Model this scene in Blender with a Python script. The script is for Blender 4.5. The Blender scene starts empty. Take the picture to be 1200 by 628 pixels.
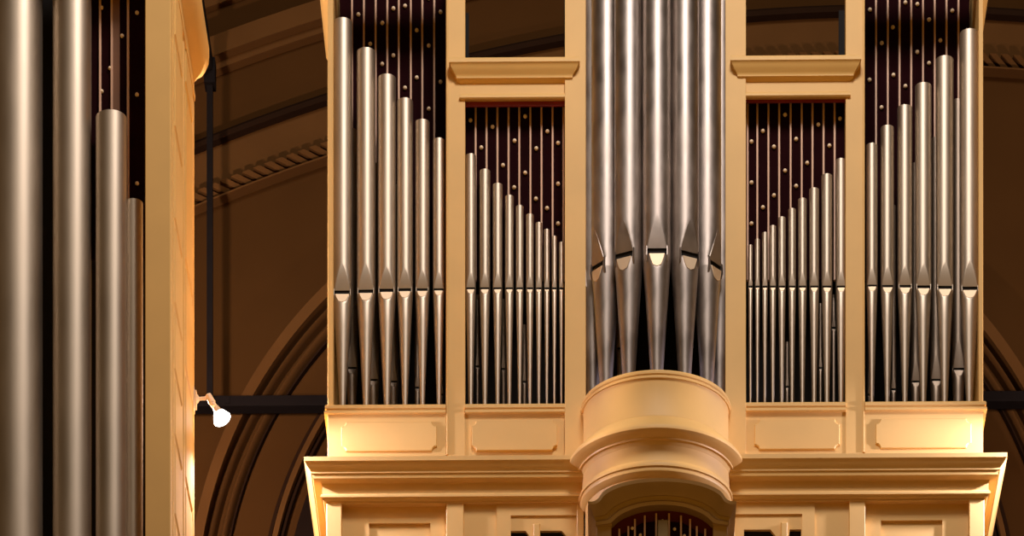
import bpy, math, random
from math import sin, cos, pi, radians, sqrt
from mathutils import Vector, Matrix
random.seed(7)
SC = bpy.context.scene
COL = SC.collection

# ------------------------------------------------------------------ camera
F, CY, YAW, DIST, CZ = 5140.0, 3078.0, 0.0119, 25.7, 1.6
CX = 700.0 - F * math.tan(YAW)
cd = bpy.data.cameras.new('camera'); cam = bpy.data.objects.new('camera', cd); COL.objects.link(cam)
cd.sensor_fit = 'HORIZONTAL'; cd.sensor_width = 36; cd.lens = F * 36 / 1200
cd.shift_x = (600 - CX) / 1200; cd.shift_y = (CY - 314) / 1200
cd.clip_end = 200
cam.location = (0, -DIST, CZ); cam.rotation_euler = (pi / 2, 0, YAW)
SC.camera = cam

# ------------------------------------------------------------------ light
def W(u, v, Y=0.0):
    "point of the plane y=Y seen at pixel u,v of the photograph"
    a, b = (u - CX) / F, (CY - v) / F
    d = Vector((-sin(YAW) + a * cos(YAW), cos(YAW) + a * sin(YAW), b))
    return Vector((0, -DIST, CZ)) + d * ((Y + DIST) / d.y)
def X(u, Y=0.0): return W(u, 300, Y).x
def Z(v, u=450, Y=0.0): return W(u, v, Y).z
XC = X(768.5)
ZM = Z(350)

w = bpy.data.worlds.new('world'); SC.world = w; w.use_nodes = True
wn = w.node_tree; bg = wn.nodes['Background']; bg.inputs[1].default_value = 1.0
# the lit hall around and below: warm floor and pews underneath, dim brown roof above
g = wn.nodes.new('ShaderNodeTexCoord'); sx = wn.nodes.new('ShaderNodeSeparateXYZ'); wr = wn.nodes.new('ShaderNodeValToRGB'); wm = wn.nodes.new('ShaderNodeMapRange')
wn.links.new(g.outputs['Generated'], sx.inputs[0]); wn.links.new(sx.outputs['Z'], wm.inputs[0]); wm.inputs[1].default_value = -1; wm.inputs[2].default_value = 1
wn.links.new(wm.outputs[0], wr.inputs[0]); wn.links.new(wr.outputs[0], bg.inputs[0])
wr.color_ramp.elements[0].position = .40; wr.color_ramp.elements[0].color = (.34, .165, .018, 1)
wr.color_ramp.elements[1].position = .56; wr.color_ramp.elements[1].color = (.055, .034, .016, 1)

def area(name, loc, target, sx, sy, power, color):
    l = bpy.data.lights.new(name, 'AREA'); l.shape = 'RECTANGLE'; l.size = sx; l.size_y = sy
    l.energy = power; l.color = color
    o = bpy.data.objects.new(name, l); COL.objects.link(o); o.location = loc
    o.rotation_euler = (Vector(target) - Vector(loc)).to_track_quat('-Z', 'Y').to_euler()
    return o
area('hall_light', (XC + 0.6, -5.8, ZM + 5.6), (XC - 0.2, 0, ZM), 2.0, 1.8, 440, (1.0, 0.90, 0.84))
area('hall_fill', (XC - 1.5, -14, ZM + 8), (XC - 0.5, 0, ZM), 6, 4, 120, (1.0, 0.88, 0.74))
LAMP_POS = W(265, 494, -0.25)
def spot(name, loc, d, power, color, r=0.03):
    l = bpy.data.lights.new(name, 'SPOT'); l.energy = power; l.color = color; l.shadow_soft_size = r
    l.spot_size = radians(152); l.spot_blend = .35
    o = bpy.data.objects.new(name, l); COL.objects.link(o); o.location = loc; o.rotation_euler = Vector(d).to_track_quat('-Z', 'Y').to_euler()
    return o
spot('lamp_light_left', LAMP_POS, (.5, .15, -.85), 150, (1.0, 0.92, 1.2))
spot('lamp_light_right', (2 * XC - LAMP_POS.x, LAMP_POS.y, LAMP_POS.z), (-.5, .15, -.85), 150, (1.0, 0.92, 1.2))
for nm, x_, p_ in (('vault_fill_left', X(150), 460), ('vault_fill_right', 2 * XC - X(150), 240)):  # unseen point lights without fixtures, added to brighten the vault wall
    l = bpy.data.lights.new(nm, 'POINT'); l.energy = p_; l.color = (1, .74, .62); l.shadow_soft_size = .06
    o = bpy.data.objects.new(nm, l); COL.objects.link(o); o.location = (x_, .25, Z(440))

vs = SC.view_settings
SC.display_settings.display_device = 'sRGB'
vs.view_transform = 'Standard'; vs.look = 'None'; vs.gamma = 1; vs.use_curve_mapping = False
vs.exposure = 0.0

# ------------------------------------------------------------------ materials
def mat(name, col, rough=0.5, metal=0.0, var=0.12, scale=6.0, bump=0.0, stretch=(1, 1, 1), rvar=0.0, spec=0.5, emit=None, estr=0):
    m = bpy.data.materials.new(name); m.use_nodes = True
    nt = m.node_tree; b = nt.nodes['Principled BSDF']
    b.inputs['Roughness'].default_value = rough; b.inputs['Metallic'].default_value = metal
    b.inputs['Specular IOR Level'].default_value = spec
    tc = nt.nodes.new('ShaderNodeTexCoord'); mp = nt.nodes.new('ShaderNodeMapping')
    mp.inputs['Scale'].default_value = stretch
    nt.links.new(tc.outputs['Object'], mp.inputs['Vector'])
    nz = nt.nodes.new('ShaderNodeTexNoise'); nz.inputs['Scale'].default_value = scale; nz.inputs['Detail'].default_value = 5
    nt.links.new(mp.outputs[0], nz.inputs['Vector'])
    mr = nt.nodes.new('ShaderNodeMapRange'); mr.inputs[1].default_value = .3; mr.inputs[2].default_value = .7
    mr.inputs[3].default_value = 1 - var; mr.inputs[4].default_value = 1 + var * .6
    nt.links.new(nz.outputs[0], mr.inputs[0])
    mx = nt.nodes.new('ShaderNodeVectorMath'); mx.operation = 'SCALE'; mx.inputs[0].default_value = col
    nt.links.new(mr.outputs[0], mx.inputs['Scale']); nt.links.new(mx.outputs[0], b.inputs['Base Color'])
    if rvar:
        r2 = nt.nodes.new('ShaderNodeMapRange'); r2.inputs[1].default_value = .3; r2.inputs[2].default_value = .7
        r2.inputs[3].default_value = rough - rvar; r2.inputs[4].default_value = rough + rvar
        nt.links.new(nz.outputs[0], r2.inputs[0]); nt.links.new(r2.outputs[0], b.inputs['Roughness'])
    if bump:
        bp = nt.nodes.new('ShaderNodeBump'); bp.inputs['Strength'].default_value = bump; bp.inputs['Distance'].default_value = .01
        nt.links.new(nz.outputs[0], bp.inputs['Height']); nt.links.new(bp.outputs[0], b.inputs['Normal'])
    if emit:
        b.inputs['Emission Color'].default_value = (*emit, 1); b.inputs['Emission Strength'].default_value = estr
    return m
CREAM = mat('cream_paint', (0.77, 0.48, 0.155), .55, var=.05, scale=3.5, bump=.05)
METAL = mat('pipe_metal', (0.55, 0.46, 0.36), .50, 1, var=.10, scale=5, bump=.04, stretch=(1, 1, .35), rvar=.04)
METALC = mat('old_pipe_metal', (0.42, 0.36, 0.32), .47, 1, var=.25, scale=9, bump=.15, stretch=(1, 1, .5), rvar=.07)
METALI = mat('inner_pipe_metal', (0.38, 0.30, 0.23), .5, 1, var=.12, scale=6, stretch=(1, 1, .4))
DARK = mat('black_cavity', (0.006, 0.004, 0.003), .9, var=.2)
BURG = mat('burgundy_cloth', (0.014, 0.002, 0.003), .9, var=.2, spec=.05)
RED = mat('red_painted_wood', (0.22, 0.012, 0.008), .6, var=.1)
ROD = mat('pale_rod', (0.72, 0.46, 0.32), .5, var=.1)
STUD = mat('pale_stud', (0.95, 0.76, 0.52), .5, var=.05)
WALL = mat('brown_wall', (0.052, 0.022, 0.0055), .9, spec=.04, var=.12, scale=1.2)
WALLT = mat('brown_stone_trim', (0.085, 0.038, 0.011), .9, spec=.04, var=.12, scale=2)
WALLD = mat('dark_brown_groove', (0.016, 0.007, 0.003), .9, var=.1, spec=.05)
IRON = mat('black_iron', (0.006, 0.004, 0.004), .8, var=.2, spec=.1)
CHOIR = mat('shaded_cream_paint', (0.48, 0.32, 0.15), .6, var=.08)  # case cream, with the hood's shade put into the colour
WOODP = mat('olive_wood', (0.22, 0.14, 0.03), .7, var=.2, scale=12)
GLASSD = mat('dark_window_glass', (0.01, 0.005, 0.003), .8, var=.1, spec=.05)
FLOOR = mat('floor_boards', (0.07, 0.035, 0.018), .7, var=.2)
LIP = mat('lit_lip_metal', (0.80, 0.64, 0.46), .62, 1, var=.05)  # pipe metal lightened: the bright reflection on the lips is in the colour
BRASS = mat('lamp_cream_enamel', (0.80, 0.62, 0.42), .35, var=.05)
BULB = mat('lit_bulb_glass', (1, .95, .9), .3, var=.0, emit=(1, .93, .86), estr=9)

# ------------------------------------------------------------------ mesh helpers
class MB:
    def __init__(s): s.v = []; s.f = []
    def add(s, vs, fs):
        n = len(s.v); s.v += [tuple(p) for p in vs]; s.f += [tuple(i + n for i in f) for f in fs]
    def box(s, x0, x1, y0, y1, z0, z1, bev=0.0):
        if x0 > x1: x0, x1 = x1, x0
        if y0 > y1: y0, y1 = y1, y0
        if z0 > z1: z0, z1 = z1, z0
        b = min(bev, (x1 - x0) * .45, (z1 - z0) * .45, (y1 - y0) * .45)
        if b <= 0:
            s.add([(x0, y0, z0), (x1, y0, z0), (x1, y1, z0), (x0, y1, z0), (x0, y0, z1), (x1, y0, z1), (x1, y1, z1), (x0, y1, z1)],
                  [(3, 2, 1, 0), (4, 5, 6, 7), (0, 1, 5, 4), (1, 2, 6, 5), (2, 3, 7, 6), (3, 0, 4, 7)])
        else:   # front edges chamfered
            s.add([(x0 + b, y0, z0 + b), (x1 - b, y0, z0 + b), (x1 - b, y0, z1 - b), (x0 + b, y0, z1 - b),
                   (x0, y0 + b, z0), (x1, y0 + b, z0), (x1, y0 + b, z1), (x0, y0 + b, z1),
                   (x0, y1, z0), (x1, y1, z0), (x1, y1, z1), (x0, y1, z1)],
                  [(0, 1, 2, 3), (4, 5, 1, 0), (5, 6, 2, 1), (6, 7, 3, 2), (7, 4, 0, 3),
                   (8, 9, 5, 4), (9, 10, 6, 5), (10, 11, 7, 6), (11, 8, 4, 7), (11, 10, 9, 8)])
    def prism(s, pts, y0, y1, inset=0.0):
        "outline pts (x,z), front at y0, back at y1"
        n = len(pts); cx = sum(p[0] for p in pts) / n; cz = sum(p[1] for p in pts) / n
        fr = pts
        if inset:
            fr = [(p[0] + (inset if p[0] < cx else -inset), p[1] + (inset if p[1] < cz else -inset)) for p in pts]
        vs = [(p[0], y0, p[1]) for p in fr] + [(p[0], y0 + (inset or 0), p[1]) for p in pts] + [(p[0], y1, p[1]) for p in pts]
        fs = [tuple(range(n)), tuple(range(3 * n - 1, 2 * n - 1, -1))]
        for i in range(n):
            j = (i + 1) % n
            fs += [(i, i + n, j + n, j), (i + n, i + 2 * n, j + 2 * n, j + n)]
        s.add(vs, fs)
    def tube(s, p, q, r0, r1=None, n=12, cap=True):
        r1 = r0 if r1 is None else r1
        p, q = Vector(p), Vector(q); d = (q - p).normalized()
        a = d.orthogonal().normalized(); b = d.cross(a)
        vs = []
        for c, r in ((p, r0), (q, r1)):
            for i in range(n):
                t = 2 * pi * i / n; vs.append(c + a * r * cos(t) + b * r * sin(t))
        fs = [(i, (i + 1) % n, n + (i + 1) % n, n + i) for i in range(n)]
        if cap: fs += [tuple(range(n - 1, -1, -1)), tuple(range(n, 2 * n))]
        s.add(vs, fs)
    def lathe_axis(s, p, d, prof, n=24):
        "prof: list of (along, radius)"
        p, d = Vector(p), Vector(d).normalized(); a = d.orthogonal().normalized(); b = d.cross(a)
        vs = []
        for t, r in prof:
            for i in range(n):
                th = 2 * pi * i / n; vs.append(p + d * t + a * r * cos(th) + b * r * sin(th))
        fs = []
        for k in range(len(prof) - 1):
            for i in range(n):
                j = (i + 1) % n; fs.append((k * n + i, k * n + j, (k + 1) * n + j, (k + 1) * n + i))
        fs += [tuple(range(n - 1, -1, -1)), tuple(range((len(prof) - 1) * n, len(prof) * n))]
        s.add(vs, fs)
    def dome(s, c, r, n=10):
        "small rounded stud facing -y"
        vs = []; fs = []
        for k, (dy, rr) in enumerate(((0.6, .75), (0, 1), (-.5, .87), (-.85, .5))):
            for i in range(n):
                t = 2 * pi * i / n; vs.append((c[0] + r * rr * cos(t), c[1] + r * dy, c[2] + r * rr * sin(t)))
        vs.append((c[0], c[1] - r, c[2]))
        for k in range(3):
            for i in range(n):
                j = (i + 1) % n; fs.append((k * n + i, k * n + j, (k + 1) * n + j, (k + 1) * n + i))
        for i in range(n): fs.append((3 * n + i, 3 * n + (i + 1) % n, 4 * n))
        s.add(vs, fs)
    def sweep(s, path, prof):
        "closed profile (out,z) along an open xy path with mitred corners"
        P = [Vector((p[0], p[1])) for p in path]; n = len(P); m = len(prof); vs = []
        for i in range(n):
            def nr(a, b):
                d = (b - a).normalized(); return Vector((d.y, -d.x))
            if i == 0: o = nr(P[0], P[1])
            elif i == n - 1: o = nr(P[-2], P[-1])
            else:
                a, b = nr(P[i - 1], P[i]), nr(P[i], P[i + 1]); o = a + b; o = o / (o.dot(a))
            for (q, z) in prof: vs.append((P[i].x + o.x * q, P[i].y + o.y * q, z))
        fs = []
        for i in range(n - 1):
            for k in range(m):
                l = (k + 1) % m; fs.append((i * m + k, i * m + l, (i + 1) * m + l, (i + 1) * m + k))
        fs += [tuple(range(m)), tuple(range(n * m - 1, (n - 1) * m - 1, -1))]
        s.add(vs, fs)

def setp(o, label=None, cat=None, group=None, kind=None):
    if label: o['label'] = label
    if cat: o['category'] = cat
    if group: o['group'] = group
    if kind: o['kind'] = kind
    return o
def obj(name, mb, m, parent=None, label=None, smooth=35, **kw):
    me = bpy.data.meshes.new(name)
    off = Vector((0, 0, 0))
    if parent is not None:
        p = parent
        while p is not None: off += p.location; p = p.parent
    me.from_pydata([tuple(Vector(v) - off) for v in mb.v], [], mb.f)
    me.update()
    import bmesh
    bm = bmesh.new(); bm.from_mesh(me); bmesh.ops.recalc_face_normals(bm, faces=bm.faces); bm.to_mesh(me); bm.free()
    if smooth:
        me.polygons.foreach_set('use_smooth', [True] * len(me.polygons))
        me.set_sharp_from_angle(angle=radians(smooth))
    me.materials.append(m)
    o = bpy.data.objects.new(name, me); COL.objects.link(o)
    if parent is not None: o.parent = parent
    setp(o, label, **kw)
    return o
def empty(name, loc, label, cat, group=None):
    o = bpy.data.objects.new(name, None); COL.objects.link(o); o.location = loc; o.empty_display_size = .1
    return setp(o, label, cat, group)

FZ = 11.7       # gallery floor level
# ------------------------------------------------------------------ the building behind
WY = 3.0
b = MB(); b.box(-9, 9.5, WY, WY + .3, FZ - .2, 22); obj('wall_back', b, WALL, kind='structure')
b = MB(); b.box(-9, 9.5, -2.9, WY + .3, FZ - .2, FZ); obj('floor', b, FLOOR, kind='structure')

def circle3(a, b, c):
    ax, ay, bx, by, cx, cy = *a, *b, *c
    d = 2 * (ax * (by - cy) + bx * (cy - ay) + cx * (ay - by))
    ux = ((ax**2 + ay**2) * (by - cy) + (bx**2 + by**2) * (cy - ay) + (cx**2 + cy**2) * (ay - by)) / d
    uy = ((ax**2 + ay**2) * (cx - bx) + (bx**2 + by**2) * (ax - cx) + (cx**2 + cy**2) * (bx - ax)) / d
    return ux, uy, sqrt((ax - ux)**2 + (ay - uy)**2)
def wp(u, v): p = W(u, v, WY); return (p.x, p.z)
def band(cx, cz, r0, r1, a0, a1, depth, n=90, prof=None):
    "moulding ring on the back wall between radii r0<r1, cross-section optionally rounded"
    mb = MB(); vs = []; fs = []
    sec = prof or [(r0, 0), (r0, -depth), (r1, -depth), (r1, 0)]
    m = len(sec)
    for i in range(n + 1):
        a = a0 + (a1 - a0) * i / n
        for r, dy in sec: vs.append((cx + r * cos(a), WY + dy, cz + r * sin(a)))
    for i in range(n):
        for k in range(m - 1): fs.append((i * m + k, i * m + k + 1, (i + 1) * m + k + 1, (i + 1) * m + k))
    mb.add(vs, fs); return mb
U = .005 * (DIST + WY) / DIST       # one photo pixel on the back wall
c = circle3(wp(225, 183), wp(385, 124), wp(768, 38))
A0, A1 = radians(40), radians(140)
def tband(i, c, d0, d1, depth, m, a0=A0, a1=A1, prof=None):
    return obj('trim_%d' % i, band(c[0], c[1], c[2] + d0 * U, c[2] + d1 * U, a0, a1, depth, prof=prof), m, kind='structure')
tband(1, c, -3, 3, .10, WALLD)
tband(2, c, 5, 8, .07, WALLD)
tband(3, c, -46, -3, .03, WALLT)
# roped moulding: a rounded fillet with slanting ribs
cr = c
mb = band(c[0], c[1], c[2] - 66 * U, c[2] - 64 * U, A0, A1, .10)
n = 260
for i in range(n):
    a = A0 + (A1 - A0) * (i + .5) / n; da = (A1 - A0) / n * .30
    r0, r1 = c[2] - 63 * U, c[2] - 50 * U; sk = (A1 - A0) / n * .7
    P = []
    for (r, aa, dy) in ((r0, a - da - sk, -.05), (r0, a + da - sk, -.05), (r1, a + da + sk, -.11), (r1, a - da + sk, -.11)):
        P.append((c[0] + r * cos(aa), WY + dy, c[1] + r * sin(aa)))
    for (r, aa, dy) in ((r0, a - da - sk, 0), (r0, a + da - sk, 0), (r1, a + da + sk, 0), (r1, a - da + sk, 0)):
        P.append((c[0] + r * cos(aa), WY + dy, c[1] + r * sin(aa)))
    mb.add(P, [(0, 1, 2, 3), (0, 4, 5, 1), (1, 5, 6, 2), (2, 6, 7, 3), (3, 7, 4, 0)])
obj('trim_4', mb, WALLT, kind='structure', smooth=0)
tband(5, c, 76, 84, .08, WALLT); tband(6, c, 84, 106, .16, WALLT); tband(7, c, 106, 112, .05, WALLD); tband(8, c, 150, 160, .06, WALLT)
# big pointed arches, one each side
for k, (mx) in enumerate((None, 748)):
    pts = [wp(231, 628), wp(288, 472), wp(381, 350)]
    c1 = circle3(*pts); a0, a1 = radians(100), radians(200)
    if mx:
        xm = X(mx, WY); c1 = (2 * xm - c1[0], c1[1], c1[2]); a0, a1 = radians(-20), radians(80)
    def arcp(r0, r1, dep):
        q = []
        for t in range(9):
            q.append((r0 + (r1 - r0) * t / 8, -dep * sin(pi * t / 8)))
        return q
    i0 = 9 + k * 8
    R = c1[2]
    obj('trim_%d' % i0, band(*c1[:2], R - 12 * U, R, a0, a1, .16), WALLT, kind='structure')
    obj('trim_%d' % (i0 + 1), band(*c1[:2], R - 22 * U, R - 15 * U, a0, a1, .1, prof=arcp(R - 23 * U, R - 15 * U, .12)), WALLT, kind='structure')
    obj('trim_%d' % (i0 + 2), band(*c1[:2], R - 36 * U, R - 25 * U, a0, a1, .1, prof=arcp(R - 37 * U, R - 27 * U, .10)), WALLT, kind='structure')
    obj('trim_%d' % (i0 + 3), band(*c1[:2], R - 41 * U, R - 39 * U, a0, a1, .06), WALLD, kind='structure')
    for q, (d0, d1, dep) in enumerate(((-88, -84, .08), (-96, -90, .12), (-101, -98, .06))):
        obj('trim_%d' % (i0 + 4 + q), band(*c1[:2], R + d0 * U, R + d1 * U, a0, a1, dep), (WALLD, WALLT, WALLD)[q], kind='structure')
    # dark glazed light under the innermost ring
    mb = MB(); r = R - 112 * U; pl = []
    for t in range(41):
        a = a0 + (a1 - a0) * t / 40; pl.append((c1[0] + r * cos(a), c1[1] + r * sin(a)))
    vs = []; fs = []
    xin = c1[0] + (0.25 if not mx else -.25)
    for (x, z) in pl: vs += [(x, WY - .02, z), (c1[0], WY - .02, min(z, c1[1] + r * .9))]
    for t in range(40): fs.append((2 * t, 2 * t + 1, 2 * t + 3, 2 * t + 2))
    mb.add(vs, fs); obj('window_%d' % (k + 1), mb, GLASSD, kind='structure')

# iron tie beam, hanging rod and runner
YB = 2.6
e = MB(); zt = Z(474, 300, YB); e.box(-6.5, 8, YB - .05, YB + .05, zt - .033, zt + .033)
for i in range(22):
    x = -6.3 + i * .65; e.box(x, x + .03, YB - .058, YB - .05, zt - .02, zt + .02)
setp(obj('tie_beam', e, IRON, smooth=0), 'black iron tie beam crossing behind the organ below the big arches', 'beam')
h = MB(); xr = X(246, YB - .12); ztop = Z(82, 246, YB - .12)
h.box(xr - .019, xr + .019, YB - .14, YB - .10, zt - .02, ztop)
h.box(xr - .022, xr + .022, -3.5, YB - .10, ztop - .02, ztop + .05)
h.box(xr - .035, xr + .035, YB - .16, YB - .05, ztop - .10, ztop + .06)
setp(obj('hanging_rod', h, IRON, smooth=0), 'black vertical hanging rod between left organ tower and main case', 'rod')

# ------------------------------------------------------------------ organ pipes
def pipe(cx, r, vtop, vslot, vapex, Y, zb, label, group, k=5, az=0.0, toe=.29, m=METAL, tilt=0.0, wpos=None, Rm=None, ztop=None):
    """one labial pipe: body, upper lip, mouth, lower lip, ears and conical foot"""
    x0 = wpos[0] if wpos else X(cx, Y)
    Rr = Rm or r * .005 * (DIST + Y) / DIST
    zt_ = ztop if ztop is not None else W(cx, vtop, Y - Rr).z
    hw = 360 / 32 * k
    dm = Rr * (1 - cos(radians(hw)))
    yl = Y - (Rr - dm)
    zs = W(cx, vslot, yl).z             # lower edge of upper lip
    za = W(cx, vapex, Y - Rr).z         # apex of the leaf
    zl = zs - max(.42 * Rr, .014)       # top of lower lip
    root = empty('organ_pipe', (x0, Y, zb), label, 'organ pipe', group)
    N = 32
    def pt(a, rr, z, d):
        "a=0 is the front"
        x = rr * sin(a); y = -rr * cos(a)
        if y < -(Rr - d): y = -(Rr - d)
        X_ = x * cos(az) - y * sin(az); Y_ = x * sin(az) + y * cos(az)
        return (x0 + X_, Y + Y_, z)
    def dd(z):
        if z >= za: return 0
        t = min(1, (za - z) / (za - zs)); return dm * t ** 1.55
    # body
    b = MB(); rows = []
    for t in range(11): rows.append(zs + (za - zs) * t / 10)
    zz = [zl] + rows + [za + (zt_ - za) * q for q in (.2, .5, .8)] + [zt_ - .002, zt_]
    vs = []; fs = []
    for z in zz:
        for i in range(N): vs.append(pt(2 * pi * i / N, Rr, z, dd(z) if z > zl + 1e-6 else dm))
    M = len(zz)
    for q in range(M - 1):
        for i in range(N):
            if q == 0 and (i < k or i >= N - k): continue
            j = (i + 1) % N; fs.append((q * N + i, q * N + j, (q + 1) * N + j, (q + 1) * N + i))
    # rim and inner wall at the top
    base = len(vs)
    for z, rr in ((zt_, Rr * .93), (zt_ - .1, Rr * .93)):
        for i in range(N): vs.append(pt(2 * pi * i / N, rr, z, 0))
    for i in range(N):
        j = (i + 1) % N
        fs.append(((M - 1) * N + i, (M - 1) * N + j, base + j, base + i)); fs.append((base + i, base + j, base + N + j, base + N + i))
    b.add(vs, fs); obj('pipe_body', b, m, root)
    # upper lip plate
    b = MB(); vs = []; fs = []; th = .03 * Rr
    L = 12
    for t in range(L + 1):
        q = 1 - t / L; z = zs + (za - zs) * (1 - q); d = dm * q ** 1.55
        wv = sqrt(max(Rr * Rr - (Rr - d) ** 2, 0)) * .97
        for (xx, off) in ((-wv, 0), (-wv * .96, th), (wv * .96, th), (wv, 0)):
            y = -(Rr - d) - off
            vs.append((x0 + xx * cos(az) - y * sin(az), Y + xx * sin(az) + y * cos(az), z))
    for t in range(L):
        for i in range(3): fs.append((t * 4 + i, t * 4 + i + 1, t * 4 + i + 5, t * 4 + i + 4))
    fs.append((0, 1, 2, 3))
    b.add(vs, fs); obj('upper_lip', b, m, root)
    # dark mouth
    b = MB(); vs = []
    ws = Rr * sin(radians(hw)) * .99; yy = -(Rr - dm) + .10 * Rr
    for (xx, z) in ((-ws, zl - .002), (ws, zl - .002), (ws, zs + .002), (-ws, zs + .002)):
        for y in (yy, yy + .2 * Rr): vs.append((x0 + xx * cos(az) - y * sin(az), Y + xx * sin(az) + y * cos(az), z))
    b.add(vs, [(0, 2, 4, 6), (1, 3, 5, 7), (0, 1, 3, 2), (4, 5, 7, 6), (0, 1, 7, 6), (2, 3, 5, 4)])
    obj('mouth', b, DARK, root, smooth=0)
    # foot
    lh = 1.05 * Rr
    b = MB(); vs = []; fs = []; rt = Rr * toe
    zz = [zl - lh * t / 6 for t in range(7)]
    zz += [zl - lh - (zl - lh - zb) * t / 5 for t in range(1, 6)]
    def fr(z): return Rr + (rt - Rr) * max(0, (zl - z) / (zl - zb)) ** .92
    def fd(z): return dm * (.74 if k == 5 else .6) * max(0, 1 - (zl - z) / lh)
    for z in zz:
        R_ = fr(z); d = fd(z); sh = Rr - R_
        for i in range(N):
            a = 2 * pi * i / N; x = R_ * sin(a); y = -R_ * cos(a)
            if d > 0 and y < -(R_ - d): y = -(R_ - d)
            vs.append((x0 + x * cos(az) - y * sin(az), Y + x * sin(az) + y * cos(az), z))
    for q in range(len(zz) - 1):
        for i in range(N):
            j = (i + 1) % N; fs.append((q * N + i, q * N + j, (q + 1) * N + j, (q + 1) * N + i))
    fs += [tuple(range(N)), tuple(range((len(zz) - 1) * N, len(zz) * N))]
    b.add(vs, fs); obj('foot', b, m, root)
    # lower lip: scooped plate with round bottom
    b = MB(); vs = []; fs = []; L = 8
    for t in range(L + 1):
        q = t / L; z = zl - lh * .86 * q; R_ = fr(z); d = max(fd(z), .001 * Rr)
        wv = min(sqrt(max(R_ * R_ - (R_ - d) ** 2, 0)), Rr * sin(radians(hw)) * sqrt(max(0.0, 1 - q ** 2.2)) + .001)
        for (xx, off) in ((-wv, 0), (-wv * .94, th * 1.2), (wv * .94, th * 1.2), (wv, 0)):
            y = -(R_ - d) - off
            vs.append((x0 + xx * cos(az) - y * sin(az), Y + xx * sin(az) + y * cos(az), z))
    for t in range(L):
        for i in range(3): fs.append((t * 4 + i, t * 4 + i + 1, t * 4 + i + 5, t * 4 + i + 4))
    fs += [(0, 1, 2, 3), tuple(L * 4 + i for i in range(4))]
    b.add(vs, fs); obj('lower_lip', b, LIP if m is not METALI else m, root)
    if Rr > .04:
        for s in (-1, 1):
            b = MB(); vs = []; xe = s * Rr * sin(radians(hw)); yf = -(Rr - dm)
            for xx in (xe - .025 * Rr, xe + .025 * Rr):
                for (y, z) in ((yf + .05 * Rr, zs + .28 * Rr), (yf - .13 * Rr, zs + .12 * Rr), (yf - .16 * Rr, zl - .1 * Rr), (yf - .05 * Rr, zl - .42 * Rr), (yf + .1 * Rr, zl - .5 * Rr)):
                    vs.append((x0 + xx * cos(az) - y * sin(az), Y + xx * sin(az) + y * cos(az), z))
            b.add(vs, [(0, 1, 2, 3, 4), (9, 8, 7, 6, 5)] + [(i, (i + 1) % 5, 5 + (i + 1) % 5, 5 + i) for i in range(5)])
            obj('ear', b, m, root, smooth=0)
    return root

ZR = Z(474, 450)        # top of the bottom rail of the bays
ORD = ['tallest', 'second tallest', 'third tallest', 'fourth tallest', 'fifth tallest', 'sixth tallest', 'seventh tallest', 'eighth tallest', 'second shortest', 'shortest']
YP = .09
fl = [(402.0, 11.4, 20, 340.5, 308), (429.6, 11.0, 55, 339.5, 308.5), (453.9, 10.6, 86, 338.5, 312), (475.2, 9.4, 114, 338, 313.5), (495.6, 8.4, 139, 338, 316), (514.8, 7.0, 161, 338, 318)]
nm6 = ['tallest', 'second tallest', 'third tallest', 'fourth tallest', 'fifth tallest', 'shortest']
for i, a in enumerate(fl):
    ex = [', against the case edge', '', '', '', '', ', against the upright beside the shelf bay'][i]
    pipe(a[0] - .6, a[1], a[2], a[3], a[4], YP, ZR - .012, nm6[i] + ' silver front pipe in left outer bay' + ex, 'front pipes of the left outer bay')
frr = [(1136.0, 11.3, 33, 336, 305), (1107.0, 10.4, 64.5, 335, 306.5), (1082.0, 9.7, 96, 334.5, 309), (1060.4, 8.7, 122, 334, 311), (1039.8, 7.9, 146, 334, 312.5), (1021.8, 6.7, 167, 333.5, 313.8)]
for i, a in enumerate(frr):
    ex = [', against the case edge', '', '', '', '', ', against the upright beside the shelf bay'][i]
    pipe(a[0], a[1], a[2], a[3], a[4], YP, ZR - .012, nm6[i] + ' silver front pipe in right outer bay' + ex, 'front pipes of the right outer bay')
b2x = [(545.5, 557.8), (561.8, 574.5), (577.3, 588.9), (591.7, 602), (604.4, 613.5), (616.3, 625.5), (627.5, 635.4), (637.4, 644.2), (646.6, 652.6), (655, 660.5)]
b2t = [179.5, 197.5, 214, 228, 240, 250, 260, 268, 276, 283]
b2ap = [319, 319.5, 320, 321, 322, 323, 324.5, 325.5, 326.5, 328]
for i in range(10):
    x0, x1 = b2x[i]; cx = (x0 + x1) / 2; r = (x1 - x0) / 2
    pipe(cx, r, b2t[i], 336.7, b2ap[i], .07, ZR - .012, ORD[i] + ' slim pipe in the left bay under a shelf', 'slim pipes of the left inner bay', toe=.38)
    pipe(1537.2 - cx, r, b2t[i] + 3.5 if i > 2 else b2t[i] + 5.5, 334.7, b2ap[i] - 2, .07, ZR - .012, ORD[i] + ' slim pipe in the right bay under a shelf', 'slim pipes of the right inner bay', toe=.42)
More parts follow.
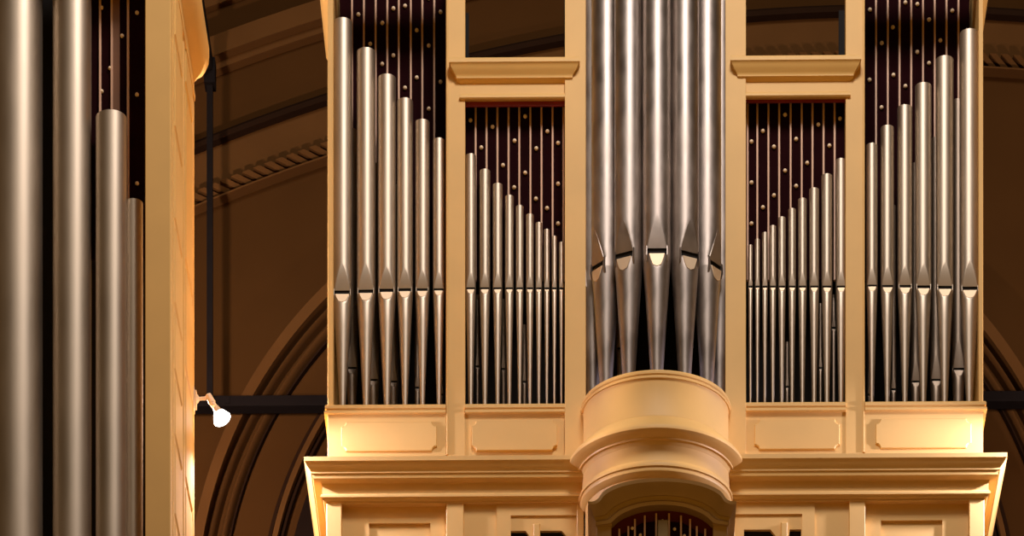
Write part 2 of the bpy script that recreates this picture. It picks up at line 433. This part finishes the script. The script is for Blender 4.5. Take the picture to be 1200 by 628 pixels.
# pipes standing inside the case, seen between the feet
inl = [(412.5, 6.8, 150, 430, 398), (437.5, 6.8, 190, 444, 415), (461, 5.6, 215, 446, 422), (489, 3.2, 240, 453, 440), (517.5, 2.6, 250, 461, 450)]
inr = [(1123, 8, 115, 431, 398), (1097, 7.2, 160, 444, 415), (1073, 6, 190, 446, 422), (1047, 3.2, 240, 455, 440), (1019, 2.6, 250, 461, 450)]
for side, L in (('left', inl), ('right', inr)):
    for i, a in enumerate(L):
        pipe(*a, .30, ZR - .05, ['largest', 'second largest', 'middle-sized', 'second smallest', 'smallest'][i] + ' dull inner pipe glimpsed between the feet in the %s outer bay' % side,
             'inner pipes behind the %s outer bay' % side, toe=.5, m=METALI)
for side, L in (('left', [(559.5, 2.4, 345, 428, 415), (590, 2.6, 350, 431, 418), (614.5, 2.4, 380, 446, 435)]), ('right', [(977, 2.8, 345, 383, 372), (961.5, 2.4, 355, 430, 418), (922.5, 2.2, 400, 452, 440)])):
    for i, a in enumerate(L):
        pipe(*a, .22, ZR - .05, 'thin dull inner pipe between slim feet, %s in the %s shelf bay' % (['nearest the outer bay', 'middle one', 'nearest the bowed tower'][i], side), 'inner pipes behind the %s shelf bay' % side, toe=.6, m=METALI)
# centre tower
BX, YA, RA, RP = XC + .003, .17, .385, .0835
zbt = W(769, 433.6, -.44).z + .006
cn = ['centre pipe of the bowed tower, tall and tarnished', ]
zsl = W(770, 292, YA - RA - .05).z
for i, ad in enumerate((0, -25, 25, -50, 50, -75, 75)):
    a = radians(ad); x = BX + RA * sin(a); y = YA - RA * cos(a)
    lab = {0: 'tall tarnished pipe at the front centre of the bowed tower', -25: 'tall tarnished pipe just left of the bowed tower\'s centre pipe', 25: 'tall tarnished pipe just right of the bowed tower\'s centre pipe',
           -50: 'tall tarnished tower pipe, second left of the centre one', 50: 'tall tarnished tower pipe, second right of the centre one',
           -75: 'tall tower pipe tucked against the left upright of the bow', 75: 'tall tower pipe tucked against the right upright of the bow'}[ad]
    # mouth heights are equal on every pipe; give them as world heights through the pixel helper
    Rr = RP; k = 4; dm = Rr * (1 - cos(radians(45)))
    yl = y - (Rr - dm)
    def inv(zw, Y): return CY - (zw - CZ) * F / (DIST + Y) / 1.0 * 1.0
    def vof(zw, u, Y):
        lo, hi = -2000, 2000
        for _ in range(60):
            mid = (lo + hi) / 2
            if W(u, mid, Y).z > zw: lo = mid
            else: hi = mid
        return (lo + hi) / 2
    pipe(770, 0, 0, vof(zsl, 770, yl), vof(zsl + .185, 770, y - Rr), y, zbt - .03, lab, 'tall pipes of the bowed centre tower', k=4, az=a, toe=.36, m=METALC, wpos=(x, y), Rm=Rr, ztop=zsl + 2.3)
# small pipes standing behind the bow
for (u, v, l) in ((798, 402, 'small inner pipe with a dark mouth, right of the centre tower pipe\'s foot'), (727, 407, 'small inner pipe glimpsed left of the centre tower pipe\'s foot')):
    pipe(u, 4.5, 330, v, v - 14, .12, zbt - .05, l, None, toe=.5, m=METALI)

# ------------------------------------------------------------------ main organ case
case = empty('organ_case', (XC, .4, FZ), 'large cream painted organ case with bowed centre tower and projecting cornice', 'organ case')
def part(name, mb, m=CREAM, parent=case, **k): return obj(name, mb, m, parent, **k)
ZT = Z(-70, 450)     # top of the stiles
zc0 = Z(533.5, 450)
zfoot = FZ
# uprights
for (u0, u1, y1) in ((384, 390.5, .75), (522.5, 545, .10), (662, 686.5, .42), (850, 874, .42), (991, 1013.5, .10), (1147, 1152, .75)):
    b = MB(); y0 = -.02 if u0 in (662, 850) else 0
    b.box(X(u0), X(u1), y0, y1, zc0 - .05, ZT, .0015)
    part('upright', b)
# uprights' inner arris bead next to the outer bays
for u in (524.2, 1012.0):
    b = MB(); b.box(X(u) - .006, X(u) + .006, -.008, .02, zc0, ZT, .003); part('bead', b)
# flank bottom / inner floor boards
for (u0, u1, y1) in ((390.5, 522.5, .7), (545, 662, .35), (874, 991, .35), (1013.5, 1147, .7)):
    b = MB(); b.box(X(u0), X(u1), .01, y1, ZR - .07, ZR - .012); part('pipe_rack', b)
# bottom rail mouldings and apron panels
def zfix(prof, u):
    return [(o, z - (W(u, 300, 0).z - W(u, 300, -max(o, 0)).z)) for o, z in prof]
def notched(x0, x1, z0, z1, r):
    P = []
    for (cx, cz, a0) in ((x0, z0, 90), (x1, z0, 180), (x1, z1, 270), (x0, z1, 360)):
        for t in range(7):
            a = radians(a0 - 90 * t / 6); P.append((cx + r * cos(a), cz + r * sin(a)))
    return P
zr2 = Z(484.5, 450)
for i, (u0, u1) in enumerate(((384.5, 522.5), (545, 662), (874, 991), (1013.5, 1152))):
    x0, x1 = X(u0), X(u1); outer = i in (0, 3); yo = -.004 if not outer else -.012
    b = MB(); z = lambda v: Z(v, 450)
    prof = [(-.05, z(474)), (.012, z(474)), (.018, z(475)), (.018, z(478)), (.010, z(479.2)), (.010, z(480.2)), (.022, z(481)), (.022, z(483.2)), (.014, z(484.6)), (-.05, z(485))]
    prof = zfix(prof, 450)
    if i == 0: path = [(x0, .6), (x0, 0), (x1, 0)]
    elif i == 3: path = [(x0, 0), (x1, 0), (x1, .6)]
    else: path = [(x0, 0), (x1, 0)]
    b.sweep(path, prof); part('rail_moulding', b)
    b = MB(); b.box(x0, x1, .004 if not outer else -.003, .08, zc0 - .04, z(484.6)); pn = part('apron_panel', b)
    if outer:
        px0, px1 = (X(400), X(512)) if i == 0 else (X(1026), X(1138))
        zz0, zz1, rr, pd = z(530), z(495.5), .028, .012
    else:
        px0, px1 = (X(553), X(653)) if i == 1 else (X(884), X(984))
        zz0, zz1, rr, pd = z(530), z(495), .028, .022 if i == 1 else .013
    b = MB(); b.prism(notched(px0, px1, zz0, zz1, rr), (.004 if not outer else -.003) - pd, .02, inset=.004 if i != 1 else .002)
    part('raised_field', b, parent=pn)
# shelf bays: shelf cornice, bar, head board
for i, (u0, u1, dv) in enumerate(((545, 662, 0), (874, 991, 0))):
    x0, x1 = X(u0), X(u1)
    z = lambda v: Z(v, 600)
    b = MB(); b.box(x0 - .001, x1 + .001, .0, .02, z(116.5), z(68)); part('head_rail', b)
    prof = [(-.03, z(67)), (.068, z(68)), (.072, z(69)), (.072, z(73)), (.066, z(74.5)), (.060, z(78)), (.048, z(83)), (.036, z(87)), (.030, z(90)), (.030, z(91.5)), (.022, z(93)), (.012, z(96)), (.0, z(98)), (-.03, z(98))]
    b = MB(); a, c_ = X(u0 - 4), X(u1 + 3); b.sweep([(a, .05), (a, -.002), (c_, -.002), (c_, .05)], zfix(prof, 600)); part('shelf_cornice', b)
    prof = [(-.02, z(110)), (.010, z(110)), (.018, z(112)), (.018, z(114)), (.010, z(116.3)), (-.02, z(116.3))]
    b = MB(); a, c_ = X(u0 - 3), X(u1 + 2); b.sweep([(a, .02), (a, -.001), (c_, -.001), (c_, .02)], zfix(prof, 600)); part('bar_moulding', b)
    # opening above
    b = MB(); b.box(x0 - .01, x1 + .01, 0, .09, Z(-70), Z(-40)); part('top_rail', b)
    e_ = MB()
# crown returns at top of outer bays
zc = Z(-32, 450)
prof = [(-.02, zc), (.02, zc), (.03, zc + .04), (.055, zc + .09), (.075, zc + .13), (.075, zc + .2), (-.02, zc + .2)]
b = MB(); b.sweep([(X(384), 1.07), (X(384), 0), (X(545), 0)], prof); part('crown_cornice', b)
b = MB(); b.sweep([(X(991), 0), (X(1152), 0), (X(1152), .86)], prof); part('crown_cornice', b)
for (u0, u1) in ((384, 523), (1013, 1152)):
    b = MB(); b.box(X(u0), X(u1), .0, .08, zc, ZT, 0); part('top_rail', b)
# deep back boards behind the pipes
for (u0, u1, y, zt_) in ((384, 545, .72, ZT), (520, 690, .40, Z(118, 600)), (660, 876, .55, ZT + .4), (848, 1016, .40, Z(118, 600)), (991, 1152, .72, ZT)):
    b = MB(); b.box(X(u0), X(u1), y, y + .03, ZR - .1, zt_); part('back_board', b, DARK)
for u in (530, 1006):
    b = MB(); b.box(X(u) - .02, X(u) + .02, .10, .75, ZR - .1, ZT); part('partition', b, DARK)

# pipe shades: burgundy board with pale rods and studs
def shade(u0, u1, Y, vt, vb, rods, studs, parent=case, header=None, rw=1.15, name='pipe_shade', sp=50):
    b = MB(); b.box(X(u0, Y), X(u1, Y), Y, Y + .02, W(600, vb, Y).z, W(600, vt, Y).z); bd = obj(name, b, BURG, parent)
    sc = (DIST + Y) / DIST * .005
    if header:
        b = MB(); b.box(X(u0, .02), X(u1, .02), .021, .035, W(600, header[1], .021).z, W(600, header[0] - 3, .021).z); obj('red_header', b, RED, bd, label='red painted strip along the top')
    top = header[1] if header else vt
    for u in rods:
        x = X(u, Y); b = MB(); b.box(x - rw * sc, x + rw * sc, Y - .018, Y, W(u, vb, Y).z, W(u, top, Y).z, .003); obj('rod', b, ROD, bd)
    for (u, v) in studs:
        p = W(u, v, Y - .008); b = MB(); b.dome(p, 2.4 * sc); obj('stud', b, STUD, bd)
    return bd
lr = [426.5, 440.3, 454, 467.4, 481.5, 495, 509, 412.6]
ls = [(420, 17), (433.8, 51.5), (448, 27), (461, 65), (474.7, 7), (474.7, 103), (488.4, 35.5), (488.4, 91), (502.5, 53.5), (502.5, 127.6), (516.3, 14), (516.3, 96), (461, 10), (502.5, -2), (448, 75)]
shade(398, 522, .42, -25, 330, lr, ls)
rr_ = [1026.4, 1040.2, 1054, 1067.7, 1081.5, 1095.2, 1109, 1123]
rs = [(1019.5, 11.5), (1019, 93.7), (1033.3, 50.5), (1033, 126), (1046.3, 32), (1047, 88), (1061, 3), (1061, 101), (1075, 61), (1088.7, 23), (1102, 47.4), (1116, 12.6), (1075, 5), (1088.7, 74)]
shade(1014, 1136, .42, -25, 330, rr_, rs)
r2 = [557.4, 570.2, 583, 596, 608.6, 621.6, 634.6, 647.6]
s2 = [(551.3, 141), (564, 173), (577.3, 148.6), (589.5, 193.7), (603, 165), (602.5, 219.6), (615.5, 136.4), (615.5, 202.5), (628.5, 174), (628, 233), (641.5, 154), (654, 167.7), (654, 215.5), (641, 244), (654, 262)]
shade(543, 664, .14, 115, 330, r2 + [660.3], s2, header=(116, 124))
r3 = [887.4, 900.4, 913, 926.4, 939.4, 952, 965, 978]
s3 = [(880.6, 166), (880.6, 214), (894, 153.6), (907, 172), (907, 229), (920, 134.5), (920, 200), (933, 163), (933, 218), (946, 191), (959, 146), (972, 170.7), (984.5, 139), (894, 243), (880.6, 262)]
shade(872, 993, .14, 113, 330, r3 + [876], s3, header=(113, 121.5))

# lower cornice with returns
xl, xr_ = X(384), X(1152)
def zf(v, out): return W(450, v, -out).z
pr = [(.13, 534.5), (.13, 539.5), (.122, 541.5), (.112, 546), (.098, 550), (.092, 552.5), (.092, 554), (.084, 555.5), (.080, 560), (.034, 566.5), (.030, 570), (.030, 578.5), (.040, 579.5), (.040, 582), (.030, 583.5), (.022, 586.5), (.010, 588), (.010, 590)]
prof = [(-.06, zf(533, .0))] + [(.122, zf(533.6, .13))] + [(o, zf(v, o)) for o, v in pr] + [(-.06, zf(590, 0))]
b = MB(); b.sweep([(xl, 1.0), (xl, 0), (xr_, 0), (xr_, 1.0)], prof)
part('lower_cornice', b, smooth=25)
# lower storey
zl = lambda v: Z(v, 450)
b = MB(); b.box(xl + .01, X(684), .06, .10, zfoot, zl(588)); b.box(X(852), xr_ - .01, .06, .10, zfoot, zl(588)); part('lower_wall', b)
for (u0, u1, y0) in ((382.5, 400.5, -.012), (523, 543.5, -.006), (676, 684, .0), (853, 861, .0), (995, 1014, -.006), (1135.5, 1153.5, -.012)):
    b = MB(); b.box(X(u0), X(u1), y0, .4 if u0 in (382.5, 1135.5) else .08, zfoot, zl(587), .004); part('lower_upright', b)
for (f0, f1, p0, p1) in ((400.5, 523, 432, 504), (1014, 1135.5, 1033, 1105)):
    b = MB(); yq = .042
    zt1 = zl(609) if f0 < 700 else zl(609)
    b.box(X(f0), X(f1), yq, .07, zt1, zl(588)); b.box(X(f0), X(p0), yq, .07, zfoot, zt1); b.box(X(p1), X(f1), yq, .07, zfoot, zt1)
    part('panel_frame', b)
for (a0, a1, o0, o1, m0, m1, q0, q1) in ((543.5, 676, 598.5, 624, 625, 633, 633, 668), (861, 995, 872, 912, 915, 923, 924.5, 939)):
    b = MB(); yq = .02; zt1 = zl(621)
    b.box(X(a0), X(a1), yq, .045, zt1, zl(588)); 
    b.box(X(a0), X(o0), yq, .045, zfoot, zt1); b.box(X(o1), X(q0), yq, .045, zfoot, zt1); b.box(X(q1), X(a1), yq, .045, zfoot, zt1)
    vline = 582 if a0 < 700 else 955
    part('window_frame', b)
    b = MB()
    if a0 < 700: b.box(X(582), X(676), yq - .012, yq, zl(604), zl(588)); b.box(X(582), X(o0), yq - .012, yq, zfoot, zl(604))
    else: b.box(X(861), X(955), yq - .012, yq, zl(604), zl(588)); b.box(X(q1 + 1), X(955), yq - .012, yq, zfoot, zl(604))
    part('facing_board', b)
    b = MB(); b.box(X(m0), X(m1), yq - .03, .05, zfoot, zl(615), .006); part('mullion', b)
    b = MB(); b.box(X(o0 - 2), X(o1 + 2), .05, .058, zfoot, zt1 + .01); b.box(X(q0 - 2), X(q1 + 2), .05, .058, zfoot, zt1 + .01); part('dark_opening', b, DARK)
    # little spandrels in the heads of the openings
    for (s0, s1) in (((o1, o1 - 8), (q1, q1 - 10)) if a0 < 700 else ((o1, o1 - 9), (q0, q0 + 1))):
        b = MB(); b.prism([(X(s0), zt1), (X(s1), zt1), (X(s0), zl(632))], yq, .05); part('spandrel', b, smooth=0)

# bowed platform
prf = [(80, 436), (86, 433.6), (88.5, 433.2), (89.5, 434.5), (89.5, 437), (88, 439), (88.8, 440), (88.8, 442), (87, 443), (86.5, 447), (86.5, 484), (87.5, 485.5), (87.5, 487), (90, 488.5), (96, 491), (102, 494.5), (105, 497), (105.5, 498.5), (105.5, 501), (104, 503), (101, 506), (97, 509.5), (94, 512), (93.5, 514), (91, 515), (89.5, 517.5), (89, 519), (88, 521), (88, 537), (88.5, 539), (91, 540.5), (92, 542.5), (92, 545), (90, 546.5), (90.5, 548), (90, 551), (87, 556), (84, 559), (84, 575)]
b = MB(); vs = []; fs = []; N = 64
rows = []
for hw, v in prf:
    r = hw * .005 * (1 - hw * .005 / DIST); rows.append((r, W(769, v, -r).z))
rows.append((rows[-1][0], FZ))
for r, z_ in rows:
    for i in range(N + 1):
        a = -pi * .54 + pi * 1.08 * i / N; vs.append((XC + r * sin(a), .0 - r * cos(a), z_))
M = len(rows)
for q in range(M - 1):
    for i in range(N): fs.append((q * (N + 1) + i, q * (N + 1) + i + 1, (q + 1) * (N + 1) + i + 1, (q + 1) * (N + 1) + i))
fs.append(tuple(range(N + 1)))
b.add(vs, fs); part('bowed_platform', b, smooth=28)
for ad in (-25, 0, 25):
    a = radians(ad); b = MB(); x = XC + .36 * sin(a); y = YA - .02 - .42 * cos(a)
    b.box(x - .05, x + .05, y - .06, y + .06, rows[0][1] - .02, zbt - .02); part('toe_block', b)

# ------------------------------------------------------------------ left tower
TY = -1.6
tower = empty('organ_tower', (X(170, TY), TY + .6, FZ), 'cream organ tower at far left, nearer the viewer, with panelled side', 'organ case')
tp = lambda name, mb, m=CREAM, parent=tower, **k: obj(name, mb, m, parent, **k)
xa, xb = X(170, TY), X(200, TY)
ztt = Z(-60, 200, TY)
xL = X(-60, TY)
b = MB(); b.box(xa, xb, TY, TY + .12, FZ, ztt, .004); tp('pilaster', b)
b = MB(); b.box(xb - .05, xb - .002, TY + .1, -.23, FZ, ztt + .4); sd = tp('side_wall', b)
# side framing and raised panels
b = MB(); b.box(xb - .004, xb + .004, TY + .12, TY + .17, FZ, ztt); b.box(xb - .004, xb + .004, -.86, -.80, FZ, ztt); b.box(xb - .004, xb + .004, -.29, -.23, FZ, ztt); tp('side_stile', b)
def sidepanel(y0, y1, z0, z1):
    b = MB(); d = .008; s = .010
    xs = xb - .002
    b.add([(xs, y0, z0), (xs, y1, z0), (xs, y1, z1), (xs, y0, z1), (xs + d, y0 + s, z0 + s), (xs + d, y1 - s, z0 + s), (xs + d, y1 - s, z1 - s), (xs + d, y0 + s, z1 - s)],
          [(0, 1, 5, 4), (1, 2, 6, 5), (2, 3, 7, 6), (3, 0, 4, 7), (4, 5, 6, 7)])
    tp('raised_field', b, parent=sd, smooth=0)
zs_ = [Z(v, 204, -1.4) for v in (-69, 38, 145, 253, 352, 430, 506, 600, 700)]
for i in range(len(zs_) - 1): sidepanel(-1.38, -.96, zs_[i + 1], zs_[i] - .05)
zs_ = [Z(v, 217, -.75) for v in (-110, 97, 304, 430, 560, 700)]
for i in range(len(zs_) - 1): sidepanel(-.76, -.34, zs_[i + 1], zs_[i] - .05)
# tower crown
YE = -.24
zz = lambda v, o: W(224, v, YE).z
prof = [(-.04, zz(119, 0)), (.010, zz(119, 0)), (.012, zz(113, 0)), (.006, zz(108, 0)), (.004, zz(97, 0)), (.02, zz(93, 0)), (.05, zz(90, 0)), (.07, zz(84, 0)), (.088, zz(76, 0)), (.092, zz(66, 0)), (.092, zz(58, 0)), (-.04, zz(56, 0))]
b = MB(); b.sweep([(xL, TY), (xb, TY), (xb, YE)], prof); tp('crown_cornice', b)
b = MB(); b.box(xL, xb, TY + .02, TY + .1, zz(119, 0) , ztt + .4); tp('top_rail', b)
b = MB(); b.box(xL, xa + .02, TY + .5, TY + .53, FZ, ztt + .4); tp('back_board', b, DARK)
TS = TY + .24
shade(100, 172, TS, -40, 300, [117.5, 131.2, 150.3], [(119, 9), (143, 42), (129, 80), (119, 107), (160.5, 15), (160.5, 111), (160.5, 215)], parent=tower, rw=1.4)
b = MB(); p0, p1 = X(132.5, TS), X(140.5, TS); b.box(p0, p1, TS - .012, TS, W(600, 300, TS).z, W(600, -40, TS).z); tp('brown_slat', b, mat('brown_wood', (.22, .10, .05), .6))
zb_ = FZ + .25
b = MB(); b.box(xL, xa + .01, TY + .0, TY + .5, FZ, zb_); tp('plinth', b)
for (cx, r, vt, Y, lab) in ((19, 31, -45, TY + .17, 'widest pipe of the left tower, at the photo\'s left edge'), (84.5, 22.7, -35, TY + .15, 'second widest pipe of the left tower, running out of the top'),
                            (130.3, 18.2, 128, TY + .12, 'stepped-down pipe of the left tower with visible top'), (156.3, 11.2, 232, TY + .17, 'shortest and slimmest pipe of the left tower beside its pilaster')):
    pipe(cx, r, vt, 735, 700, Y, zb_, lab, 'big pipes of the left tower', toe=.4)

# ------------------------------------------------------------------ lower choir case in front of the bow
QY = -2.2
choir = empty('choir_organ_case', (X(776, QY), QY + .2, FZ), 'shade-darkened cream arched hood of the small organ case below the bow', 'organ case')
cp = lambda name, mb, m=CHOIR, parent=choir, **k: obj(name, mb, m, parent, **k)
def curve(pts, n):
    "resample a polyline smoothly (Catmull-Rom) to n points"
    out = []; P = [pts[0]] + pts + [pts[-1]]; segs = len(pts) - 1
    for i in range(n):
        t = i / (n - 1) * segs; k = min(int(t), segs - 1); f = t - k
        p0, p1, p2, p3 = P[k], P[k + 1], P[k + 2], P[k + 3]
        out.append(tuple(.5 * (2 * p1[j] + (p2[j] - p0[j]) * f + (2 * p0[j] - 5 * p1[j] + 4 * p2[j] - p3[j]) * f * f + (3 * p1[j] - p0[j] - 3 * p2[j] + p3[j]) * f ** 3) for j in range(2)))
    return out
def full(h): return h + [(1552 - u, v) for (u, v) in reversed(h[:-1])]
outer = full([(689, 587), (695, 587.3), (701, 584), (706, 577), (714, 571.5), (728, 566), (748, 562), (776, 560.3)])
inner = full([(700, 616), (703, 615.5), (714, 614), (718, 612), (724, 606.5), (734, 600.5), (752, 594.5), (776, 592.3)])
N = 61
oc, ic = curve(outer, N), curve(inner, N)
secs = [(0, .13, .0), (.0, .135, .02), (.12, .13, 0), (.3, .10, 0), (.5, .065, 0), (.62, .05, 0), (.64, .035, 0), (.80, .03, 0), (.84, .045, 0), (.97, .04, 0), (1, .02, 0), (1, -.1, 0)]
b = MB(); vs = []; fs = []
for t, out, up in secs:
    for i in range(N):
        u = oc[i][0] + (ic[i][0] - oc[i][0]) * t; v = oc[i][1] + (ic[i][1] - oc[i][1]) * t
        p = W(u, v, QY - max(out, 0)); p.y = QY - out; vs.append(tuple(p))
# back of the crest
for i in range(N):
    p = W(oc[i][0], oc[i][1], QY - .13); p.y = QY + .3; vs.insert(i, tuple(p))
M = len(secs) + 1
for q in range(M - 1):
    for i in range(N - 1): fs.append((q * N + i, q * N + i + 1, (q + 1) * N + i + 1, (q + 1) * N + i))
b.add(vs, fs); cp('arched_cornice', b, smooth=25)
zq = lambda v: W(776, v, QY).z
for s in (0, 1):
    m_ = (lambda u: u) if s == 0 else (lambda u: 1552 - u)
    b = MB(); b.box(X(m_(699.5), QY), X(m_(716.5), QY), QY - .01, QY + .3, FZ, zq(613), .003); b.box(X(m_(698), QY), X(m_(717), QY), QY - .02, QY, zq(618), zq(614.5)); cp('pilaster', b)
b = MB(); b.box(X(712, QY), X(840, QY), QY + .05, QY + .08, FZ, zq(590)); bd = cp('burgundy_board', b, mat('deep_burgundy', (.11, .005, .012), .8))
b = MB(); b.prism([(X(u, QY), zq(v)) for (u, v) in [(717, 720), (717, 628), (735, 619), (752, 609), (776, 606), (800, 609), (817, 619), (835, 628), (835, 720)]], QY + .035, QY + .05); cp('dark_back', b, BURG)
yr = QY + .03; sc = (DIST + yr) / DIST * .005
for (u, v) in ((725.8, 620), (736.3, 617), (744, 608.5), (755.6, 604.5), (769, 602), (784, 602), (798, 604.5), (808.7, 608.5), (816.5, 617), (826.4, 620)):
    b = MB(); x = X(u, yr); b.box(x - 1.1 * sc, x + 1.1 * sc, yr - .008, yr + .01, FZ, W(u, v, yr).z, .002); cp('rod', b, ROD)
for (u, v) in ((776.5, 610.5), (741, 619), (790.5, 620), (750.5, 627), (802, 628)):
    b = MB(); b.dome(W(u, v, yr), 2.0 * sc); cp('stud', b, STUD)
b = MB(); b.box(X(770.5, yr), X(783, yr), yr - .07, yr - .01, FZ, W(776, 616, yr).z, .004); cp('wooden_pipe', b, WOODP)

# ------------------------------------------------------------------ spot lamp on the tower
LY = -.25
lp = empty('spot_lamp', W(226, 483, LY), 'lit reflector spot lamp on swivel arm fixed to the left tower\'s side', 'lamp')
b = MB(); a = W(221.5, 455, LY); c_ = W(231, 482.5, LY); b.box(xb - .002, X(228, LY), LY - .03, LY + .03, c_.z, a.z, .004)
b.box(X(228, LY), X(230.5, LY), LY - .022, LY + .022, c_.z + .02, a.z - .02); obj('base_plate', b, BRASS, lp)
b = MB(); b.tube(W(229, 467.5, LY), W(243, 466.5, LY), .010); b.lathe_axis(W(229.5, 467.5, LY), (1, 0, 0), [(0, .03), (.012, .022), (.02, .011)]); obj('arm', b, BRASS, lp)
j0, j1, j2 = W(244.5, 464.5, LY), W(253, 478, LY), W(263, 496, LY)
ax = (j2 - j1).normalized()
b = MB(); b.lathe_axis(j0 - ax * .012, ax, [(0, .012), (.004, .019), (.055, .021), (.06, .017), (.075, .017)]); obj('socket', b, BRASS, lp)
b = MB(); b.lathe_axis(j1, ax, [(.034, .033), (.06, .047), (.072, .053), (.082, .052), (.091, .042), (.095, .02)]); obj('bulb', b, BULB, lp, label='glowing white reflector bulb')
b = MB(); b.lathe_axis(j1, ax, [(-.006, .018), (.012, .021), (.02, .023), (.035, .034)]); obj('bulb_neck', b, BRASS, lp)
